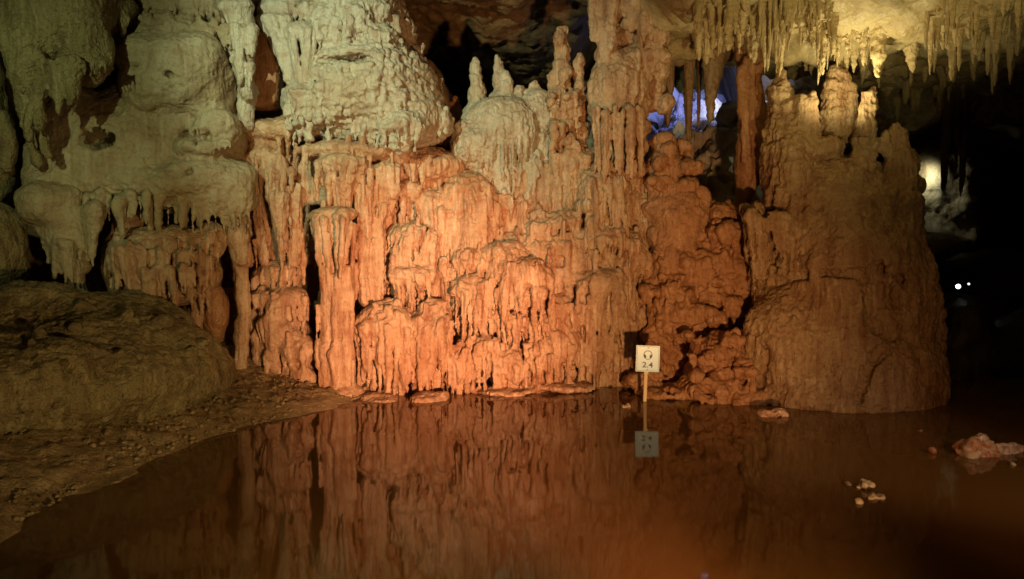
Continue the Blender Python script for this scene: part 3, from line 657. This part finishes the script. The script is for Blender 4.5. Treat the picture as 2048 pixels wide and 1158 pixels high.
def wall(name, a, b, z0, z1, off):
    a = np.array(a, float); b = np.array(b, float); n = int(np.hypot(*(b - a)) / .12); m = int((z1 - z0) / .12)
    t, zz = np.meshgrid(np.linspace(0, 1, n), np.linspace(z0, z1, m), indexing='ij')
    P = np.stack([a[0] + (b - a)[0] * t.ravel(), a[1] + (b - a)[1] * t.ravel(), zz.ravel()], 1)
    nn = np.array([-(b - a)[1], (b - a)[0], 0]); nn /= np.linalg.norm(nn)
    P = P + nn * (.45 * fbm(P, .7, 4, off))[:, None]
    i = np.arange(n - 1)[:, None] * m + np.arange(m - 1)[None]
    return tag(mk(name, P, np.stack([i, i + m, i + m + 1, i + 1], -1).reshape(-1, 4), M_BROWN), kind='structure')
wall('cave_wall', (-7, 17), (11, 16), -1, 7, 1.0)
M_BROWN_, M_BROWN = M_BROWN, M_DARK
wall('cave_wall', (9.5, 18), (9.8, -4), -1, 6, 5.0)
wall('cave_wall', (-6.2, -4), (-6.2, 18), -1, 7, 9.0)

M_BROWN = M_BROWN_
def ceil_hit(px, py):
    Y = 5.5
    while Y < 14:
        p = W(px, py, Y)
        if p[2] >= ceil_z([p[0]], [p[1]])[0]: return Y
        Y += .05
    return 9.0
# stalactites
protos = []
for s in range(6):
    f = Form(.05, .1); r = random.Random(100 + s); ex = (.95, .85, .6, .5, .8, .7)[s]
    n = 9; 
    for i in range(n):
        t0, t1 = i / n, (i + 1) / n
        ra = (.15 * (1 - t0) ** ex + .03) * r.uniform(.78, 1.22); rb = (.15 * (1 - t1) ** ex + .025) * r.uniform(.85, 1.1)
        f.cw(np.array([.02 * math.sin(3 * t0 + s), .02 * math.cos(4 * t0 + s), -t0]), ra, np.array([.02 * math.sin(3 * t1 + s), .02 * math.cos(4 * t1 + s), -t1]), rb, .05)
    f.cw(np.array([0, 0, .1]), .22, np.array([0, 0, -.08]), .13, .08); f.h = .022
    if s >= 4:
        for q in range(4): f.cw(np.array([.1 * math.cos(q * 1.7), .1 * math.sin(q * 1.7), 0]), .05, np.array([.1 * math.cos(q * 1.7), .1 * math.sin(q * 1.7), -r.uniform(.2, .5)]), .02, .03)
    P, Q = f.mesh(); P = rough(P, Q, warp=(.01, 5), lump=(.02, 7), streak=(.01, 24), crust=(.012, 18), off=s * 3.0)
    o = mk('stalactite', P, Q, M_STAL); me = o.data; bpy.data.objects.remove(o); me.name = 'stalactite'; protos.append(me)
def hang(px, y0, y1, r, label, group, Y=None, kind=None, mat=None):
    Y = Y or ceil_hit(px, y0)
    top = W(px, y0, Y); cz = ceil_z([top[0]], [top[1]])[0]
    tip = W(px, y1, Y); zt = max(top[2], cz + .02); L_ = zt - tip[2]
    o = bpy.data.objects.new('stalactite', protos[rng.randrange(6) if kind is None else kind]); COL.objects.link(o)
    o.location = (top[0], top[1], zt); w = r * S(Y) / .15
    o.scale = (w, w, L_ / 1.04); o.rotation_euler = (0, rng.uniform(-.02, .02), rng.uniform(0, 6.28))
    if mat: o.data = o.data.copy(); o.data.materials[0] = mat
    tag(o, label, 'stalactite', group)
    return o
hang(1762, 25, 158, 20, 'long bright golden stalactite tapering to a needle above the bright horn', 'large golden stalactites', 7.7, 0)
hang(1828, 40, 148, 18, 'long dimmer golden stalactite right of the brightest one', 'large golden stalactites', 7.9, 1)
hang(1907, 20, 132, 10, 'slender long stalactite with straws beside it near the right edge', 'large golden stalactites', 7.9, 4)
hang(1508, -10, 130, 20, 'broad grey stalactite above the dark red curtain', 'large golden stalactites', 8.3, 5)
hang(1375, -10, 56, 8, 'lone thin pale stalactite right of the great column', 'large golden stalactites', 8.4, 2)
hang(1338, 60, 262, 13, 'dark blade-like stalactite hanging nearest the great column before the blue glow', 'dark stalactites before the blue glow', 9.2, 3, M_BROWN)
hang(1378, 80, 300, 9, 'dark narrow stalactite in the middle of the blue glow', 'dark stalactites before the blue glow', 9.3, 2, M_BROWN)
hang(1424, 80, 252, 19, 'widest dark tapering stalactite before the blue glow', 'dark stalactites before the blue glow', 9.1, 1, M_BROWN)
hang(1398, 150, 262, 5, 'thinnest dark stalactite before the blue glow', 'dark stalactites before the blue glow', 9.5, 4, M_BROWN)
TX = 'golden straw stalactites hanging in the bright ceiling cluster'
def cluster(n, x0, x1, ya, yb, la, lb, ra, rb, label, grp, Yj=.5):
    for i in range(n):
        x = rng.uniform(x0, x1); yt = rng.uniform(ya, yb)
        hang(x, yt, yt + rng.uniform(la, lb), rng.uniform(ra, rb), label, grp)
for n_, xa, xb, ya, yb, la, lb in ((32, 1525, 1562, -10, 60, 20, 105), (44, 1562, 1640, -15, 50, 10, 70), (22, 1636, 1672, 30, 80, 20, 100), (14, 1600, 1660, -15, 10, 10, 50)): cluster(n_, xa, xb, ya, yb, la, lb, 2.5, 8, 'short golden stalactite in the dense cluster left of the lamp glow', TX)
cluster(26, 1670, 1750, 45, 110, 12, 70, 3, 8, 'bright cream straw stalactite in the lamp glow above the stump', 'cream straws in the lamp glow')
cluster(40, 1390, 1530, -20, 70, 12, 90, 3, 10, 'dull grey-brown stalactite over the dark gap', 'dull stalactites over the dark gap')
cluster(70, 1850, 2060, -20, 110, 10, 90, 2.5, 7, 'dim thin straw stalactite near the right ceiling edge', 'dim straws on the right')
cluster(30, 1740, 2060, 120, 200, 20, 55, 4, 9, 'nearly dark stalactite at the back of the right ceiling', 'dark stalactites at the back right')

f = Form(.02, .06)
f.e(1690, 20, 150, 50, 9.2, ry=70); f.e(1600, 10, 90, 50, 9.0, ry=60); f.e(1700, 75, 60, 26, 9.15, ry=40); f.e(1650, 70, 40, 40, 9.0, ry=40); f.e(1760, 60, 60, 30, 9.3, ry=50); f.e(1450, 20, 110, 40, 9.1, ry=60); f.e(1440, 85, 34, 14, 9.0, ry=40, tilt=20)
f.fringe(1610, 90, 1740, 100, 60, 22, 6, 8.85, 8.95); f.fringe(1540, 40, 1640, 60, 70, 20, 7, 8.75, 8.8); f.fringe(1400, 95, 1480, 80, 30, 8, 6, 8.8); f.knobs(1610, 30, 1760, 80, 20, 16, 8.95)
flow('ceiling_flowstone', 'brightly lit fringed flowstone shelf under the ceiling above the stump', 'flowstone', M_STAL, f, lump=(.03, 6), crust=(.012, 18), ledge=(.012, 9), off=35.0)
# back slope under the blue light
f = Form(.035, .2)
f.ew(np.array([3.2, 13.2, .9]), (2.6, 3.6, 2.65)); f.ew(np.array([2.6, 12.0, 1.0]), (2.0, 2.6, 1.5)); f.ew(np.array([1.6, 13.5, 1.2]), (1.6, 2, 2.5))
for i in range(46):
    x = rng.uniform(1.5, 4.6); y = rng.uniform(10.6, 13.4); q = 1 - ((x - 3.2) / 2.6) ** 2 - ((y - 13.2) / 3.6) ** 2
    if q > 0: z = .9 + 2.65 * math.sqrt(q); r_ = rng.uniform(.05, .16); f.cw(np.array([x, y, z - .3]), r_ * 1.4, np.array([x, y, z + rng.uniform(.0, .4)]), r_ * .5, .08)
flow('back_slope', None, None, M_PALE, f, kind='structure', lump=(.12, 3), crust=(.1, 6), streak=(0, 1), ledge=(.1, 4), warp=(.2, 1.2), off=30.0)
# lit tunnel wall on the right
f = Form(.04, .2)
f.b(1880, 400, 62, 105, 12.5, 60, 40); f.e(1870, 490, 70, 26, 12.1)
flow('tunnel_wall', None, None, M_SUGAR, f, kind='structure', lump=(.05, 3), crust=(.02, 9), streak=(0, 1), off=31.0)
for px, a, b_, r in [(1893, 300, 388, 9), (1928, 300, 400, 7), (1913, 290, 350, 6)]:
    hang(px, a, b_, r, 'black stalactite silhouetted against the white lit tunnel wall', 'silhouetted stalactites in the tunnel', 11.2, mat=M_BROWN)

# ================================================================== SIGN
def box(name, c, r, mat, parent=None, rot=0.0, bev=.002):
    me = bpy.data.meshes.new(name); import bmesh
    bm = bmesh.new(); bmesh.ops.create_cube(bm, size=2)
    for v in bm.verts: v.co.x *= r[0]; v.co.y *= r[1]; v.co.z *= r[2]
    if bev: bmesh.ops.bevel(bm, geom=bm.edges[:], offset=bev, segments=2, affect='EDGES')
    bm.to_mesh(me); bm.free(); me.materials.append(mat)
    o = bpy.data.objects.new(name, me); COL.objects.link(o); o.location = c
    if parent: o.parent = parent
    return o
M_PANEL = plain('white_plastic', (.34, .62, .84), .3); M_INK = plain('dark_teal_ink', (.02, .07, .075), .5); M_POST = plain('cream_wood', (.72, .58, .34), .6); M_EDGE = plain('grey_edge', (.3, .34, .3), .5)
SY = 7.59
base = W(1288, 802, SY); base[2] = -.25
sg = bpy.data.objects.new('sign', None); COL.objects.link(sg); sg.location = base; sg.rotation_euler = (0, math.radians(1.6), math.radians(-4))
tag(sg, 'white sign with a headphones symbol and 2.4 on a thin post in the water', 'sign')
s = S(SY); hz = .25 + W(1290, 742, SY)[2]
post = box('post', (0, 0, hz / 2), (3.2 * s, 3.2 * s, hz / 2), M_POST, sg)
pn = box('panel', (2.2 * s, -.02, hz + 26 * s), (23.5 * s, .006, 26.5 * s), M_PANEL, sg, bev=.003)
fr = bpy.data.meshes.new('panel_border')
import bmesh
bm = bmesh.new()
def rect(bm, x0, x1, z0, z1, y):
    vs = [bm.verts.new((x, y, z)) for x, z in ((x0, z0), (x1, z0), (x1, z1), (x0, z1))]; bm.faces.new(vs)
X, Z = 21.8 * s, 24.8 * s; t = .8 * s
for r_ in ((-X, X, Z - t, Z), (-X, X, -Z, -Z + t), (-X, -X + t, -Z + t, Z - t), (X - t, X, -Z + t, Z - t)): rect(bm, *r_, -.0085)
bm.to_mesh(fr); bm.free(); fr.materials.append(M_EDGE); o = bpy.data.objects.new('panel_border', fr); COL.objects.link(o); o.parent = pn
# headphones symbol: arc band and two ear pads
bm = bmesh.new()
def arc(bm, cx, cz, r0, r1, a0, a1, y, n=28, sx=1):
    pr = None
    for i in range(n + 1):
        a = math.radians(a0 + (a1 - a0) * i / n)
        q = [bm.verts.new((cx + sx * r * math.cos(a), y, cz + r * math.sin(a))) for r in (r0, r1)]
        if pr: bm.faces.new((pr[0], pr[1], q[1], q[0]))
        pr = q
cz = 7.5 * s
arc(bm, 0, cz, 7.9 * s, 9.2 * s, -40, 220, -.009, sx=.95)
for sd in (1, -1):
    arc(bm, 0, cz, 4.6 * s, 9.4 * s, *((-52, 8) if sd > 0 else (172, 232)), -.0095, sx=.95)
arc(bm, 0, cz, 8.2 * s, 9.2 * s, 232, 308, -.009, 10, sx=.95)
me = bpy.data.meshes.new('headphones_symbol'); bm.to_mesh(me); bm.free(); me.materials.append(M_INK); o = bpy.data.objects.new('headphones_symbol', me); COL.objects.link(o); o.parent = pn
for q in (18, -18):
    box('screw', (0, -.0085, q * s * 1.22), (1.1 * s, .002, 1.1 * s), M_EDGE, pn, bev=.001)
box('bracket', (.5 * s, -.008, hz - 3 * s), (4.5 * s, .006, 2.5 * s), M_POST, sg)
cu = bpy.data.curves.new('number', 'FONT'); cu.body = '2.4'; cu.size = 15.5 * s; cu.align_x = 'CENTER'; cu.extrude = .0006; cu.offset = .0008
o = bpy.data.objects.new('number', cu); COL.objects.link(o); bpy.context.view_layer.update()
me = bpy.data.meshes.new_from_object(o.evaluated_get(bpy.context.evaluated_depsgraph_get())); bpy.data.objects.remove(o)
me.materials.clear(); me.materials.append(M_INK); me.name = 'number'
o = bpy.data.objects.new('number', me); COL.objects.link(o); o.parent = pn; o.location = (0, -.0095, -17.5 * s); o.rotation_euler = (math.pi / 2, 0, 0); o.scale = (1.15, 1, 1)

# ================================================================== ROCKS IN THE WATER
def rock(px, py, rx, rz, label, mat, seed, group=None, ry=None, parts=None):
    th = math.atan((py - 579) / FOC) + PITCH; Y = 1.6 / math.tan(th)
    f = Form(.008, .02)
    f.e(px, py - rz * .25, rx, rz, Y, ry=ry or rx)
    for (dx, dy, ax, az) in parts or []: f.e(px + dx, py + dy, ax, az, Y + rng.uniform(-.05, .05))
    P, Q = f.mesh(); P = rough(P, Q, warp=(.03, 8), lump=(.026, 13), streak=(0, 1), crust=(.014, 24), ledge=(.012, 16), off=seed)
    return tag(mk('rock', P, Q, mat), label, 'rock', group)
M_WROCK = stone('wet_white_rock', (.6, .5, .36), (.52, .4, .26), (.42, .16, .07), .5, rough_=.35, streak=False, grain=40)
M_OROCK = stone('wet_orange_rock', (.5, .27, .15), (.36, .13, .06), (.7, .6, .48), 1.0, rough_=.35, streak=False, grain=40)
rock(1955, 908, 30, 17, 'largest white and orange rock heap breaking the water at right', M_OROCK, 1, None, 20, [(-12, -8, 20, 12), (6, -22, 15, 11), (-24, -2, 12, 7), (22, 2, 16, 9), (0, -16, 12, 12), (14, -12, 9, 14)])
rock(1948, 912, 20, 9, 'low white rock at the foot of the orange heap', M_WROCK, 2, None, 10, [(-8, -4, 12, 6)])
rock(2012, 905, 16, 11, 'pale pointed rock right of the orange heap', M_OROCK, 3, None, 10, [(8, -12, 8, 10), (16, -6, 8, 6)])
rock(2032, 930, 6, 5, 'tiny white stone at the right frame edge', M_WROCK, 4)
rock(1733, 975, 16, 7, 'upper pale stone of the pair breaking the still water', M_WROCK, 5, None, 10, [(8, 4, 8, 5)])
rock(1757, 997, 14, 5, 'lower pale stone of the pair breaking the still water', M_WROCK, 6, None, 8, [(8, -2, 7, 5)])
rock(1725, 1006, 4, 3, 'tiny pale stone just below the pair', M_WROCK, 7)
rock(1690, 970, 4, 2.5, 'tiny dull stone left of the pair', M_WROCK, 8)
rock(1548, 832, 24, 5, 'flat orange stone at the waterline below the mound', M_OROCK, 9, None, 14)
rock(1252, 814, 8, 4, 'small pale stone in the water left of the sign post', M_WROCK, 10)
rock(1833, 862, 5, 4, 'small reddish stone in dark water left of the heap', M_OROCK, 11)
rock(1862, 905, 4, 2.2, 'small orange stone just left of the heap', M_OROCK, 12)

# ================================================================== CAVE LAMPS (visible pair in the distance)
M_HOUS = plain('dark_housing', (.03, .03, .03), .4); 
def lamp(px, py, Y, r, col, e, label):
    c = W(px, py, Y); rt = bpy.data.objects.new('spotlight', None); COL.objects.link(rt); rt.location = (c[0], c[1] + .1, c[2] - 1.2 * r * S(Y) - .12)
    d = -c[:2] / np.hypot(*c[:2]); rt.rotation_euler = (0, 0, math.atan2(d[0], -d[1]))
    tag(rt, label, 'spotlight', 'cave spotlights in the distance')
    R = r * S(Y); h = c[2] - rt.location.z
    def lathe(name, prof, mat, n=20):
        vs = [(q[1] * math.cos(2 * math.pi * i / n), q[0], h + q[1] * math.sin(2 * math.pi * i / n)) for q in prof for i in range(n)]
        fs = [(j * n + i, j * n + (i + 1) % n, (j + 1) * n + (i + 1) % n, (j + 1) * n + i) for j in range(len(prof) - 1) for i in range(n)]
        o = mk(name, np.array(vs), np.array(fs), mat, rt); return o
    lathe('housing', [(-.1, R * 1.0), (-.11, R * 1.12), (0, R * 1.1), (.06, R * .8), (.1, R * .1)], M_HOUS)
    lathe('lens', [(-.1, R * 1.0), (-.105, R * .6), (-.108, .002)], plain('lens_glow', (.9, .9, .9), .3, emit=col, es=e))
    box('bracket', (0, .02, h / 2 - R * .6), (.012, .012, h / 2), M_HOUS, rt)
lamp(1925, 573, 10.5, 4.5, (.85, .95, 1), 6, 'larger tiny bright white spotlight in the dark at right')
lamp(1946, 568, 10.8, 2.4, (.8, .9, .8), 1.5, 'smaller dimmer spotlight just right of the bright one')
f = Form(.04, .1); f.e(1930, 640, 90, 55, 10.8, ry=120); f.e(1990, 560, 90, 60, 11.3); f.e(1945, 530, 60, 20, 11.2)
f2 = Form(.04, .12); f2.e(1990, 720, 100, 55, 9.2, ry=60); f2.e(2080, 690, 90, 90, 9.4, ry=80); f2.e(1935, 708, 64, 100, 9.2, ry=50); f2.e(1900, 780, 40, 40, 9.0)  # f2: added rock that keeps the far lamps' reflections off the water
flow('boulder', 'added near-black rock at the right edge, hiding lamp reflections in the water', 'boulder', M_DARK, f2, lump=(.05, 3), crust=(.015, 12), off=34.0)
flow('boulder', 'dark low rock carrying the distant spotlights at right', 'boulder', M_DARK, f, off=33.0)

# ================================================================== LIGHT
def spot(name, loc, tgt, P, col, ang, blend=.6, r=.05):
    l = bpy.data.lights.new(name, 'SPOT'); l.energy = P; l.color = col; l.spot_size = math.radians(ang); l.spot_blend = blend; l.shadow_soft_size = r
    o = bpy.data.objects.new(name, l); COL.objects.link(o); o.location = loc
    from mathutils import Vector
    o.rotation_euler = (Vector(tgt) - Vector(loc)).to_track_quat('-Z', 'Y').to_euler(); return o
spot('cave_lamp_warm', (1.35, 1.3, .12), W(1060, 560, 8.3), 1300, (1, .53, .21), 58, 1, .1)
spot('cave_lamp_red', (1.7, .4, .4), W(865, 640, 8.1), 3900, (1, .43, .25), 27, 1, .1)
spot('fill_light_rust', (2.3, 1.4, .7), W(1690, 740, 7.2), 190, (1, .46, .17), 32, 1, .1)  # added fill that warms the foot of the mound
spot('cave_lamp_white', (-2.8, 3.0, 4.0), W(810, 170, 8.3), 1080, (.86, 1, .64), 52, 1)
spot('cave_lamp_green', (-3.7, 3.4, 3.3), W(190, 210, 7.6), 170, (.84, 1, .48), 64, 1)
spot('cave_lamp_amber', (3.2, 2.2, 1.2), W(1640, 330, 7.8), 50, (1, .76, .3), 42, 1)
spot('fill_light_olive', (.9, 1.2, .55), W(330, 740, 7.0), 480, (1, .68, .27), 44, 1, .1)  # added fill for the left boulder and bank, no known fixture
spot('cave_lamp_ceiling', W(1700, 245, 7.55), W(1680, -40, 7.95), 55, (1, .88, .46), 150, 1, .08)
spot('cave_lamp_gold', (2.3, 3.6, 1.2), W(1660, -40, 7.8), 330, (1, .84, .36), 52, 1)
spot('cave_lamp_blue', (2.9, 11.25, 4.6), (2.7, 12.4, 3.0), 190, (.16, .24, 1), 110, .8, .2)
spot('cave_lamp_cool', (3.2, 11.2, 4.6), (3.25, 11.6, 2.6), 230, (.85, .95, 1), 60, 1, .2)
spot('fill_light_shore', (4.4, 2.6, 1.7), W(1900, 930, 5.4), 110, (1, .74, .5), 44, 1)  # added fill to brighten the stones in the water at right
spot('cave_lamp_tunnel', W(1850, 345, 11.9), W(1862, 372, 12.3), 12, (.95, 1, .75), 130, 1)
w = bpy.data.worlds.new('World'); scene.world = w; w.use_nodes = True
bg = w.node_tree.nodes['Background']; bg.inputs[0].default_value = (1, .72, .4, 1); bg.inputs[1].default_value = .006

# ================================================================== CAMERA
cd = bpy.data.cameras.new('camera'); cam = bpy.data.objects.new('camera', cd); COL.objects.link(cam)
cam.location = CAM; cam.rotation_euler = (math.pi / 2 - PITCH, 0, 0); cd.sensor_width = 36; cd.lens = 36 * FOC / 2048; cd.clip_end = 200; cd.clip_start = .05
scene.camera = cam
vs = scene.view_settings; vs.view_transform = 'Standard'; vs.look = 'None'; vs.exposure = 0; vs.gamma = 1
scene.cycles.use_denoising = True
scene.cycles.max_bounces = 6; scene.cycles.diffuse_bounces = 3; scene.cycles.sample_clamp_indirect = 4
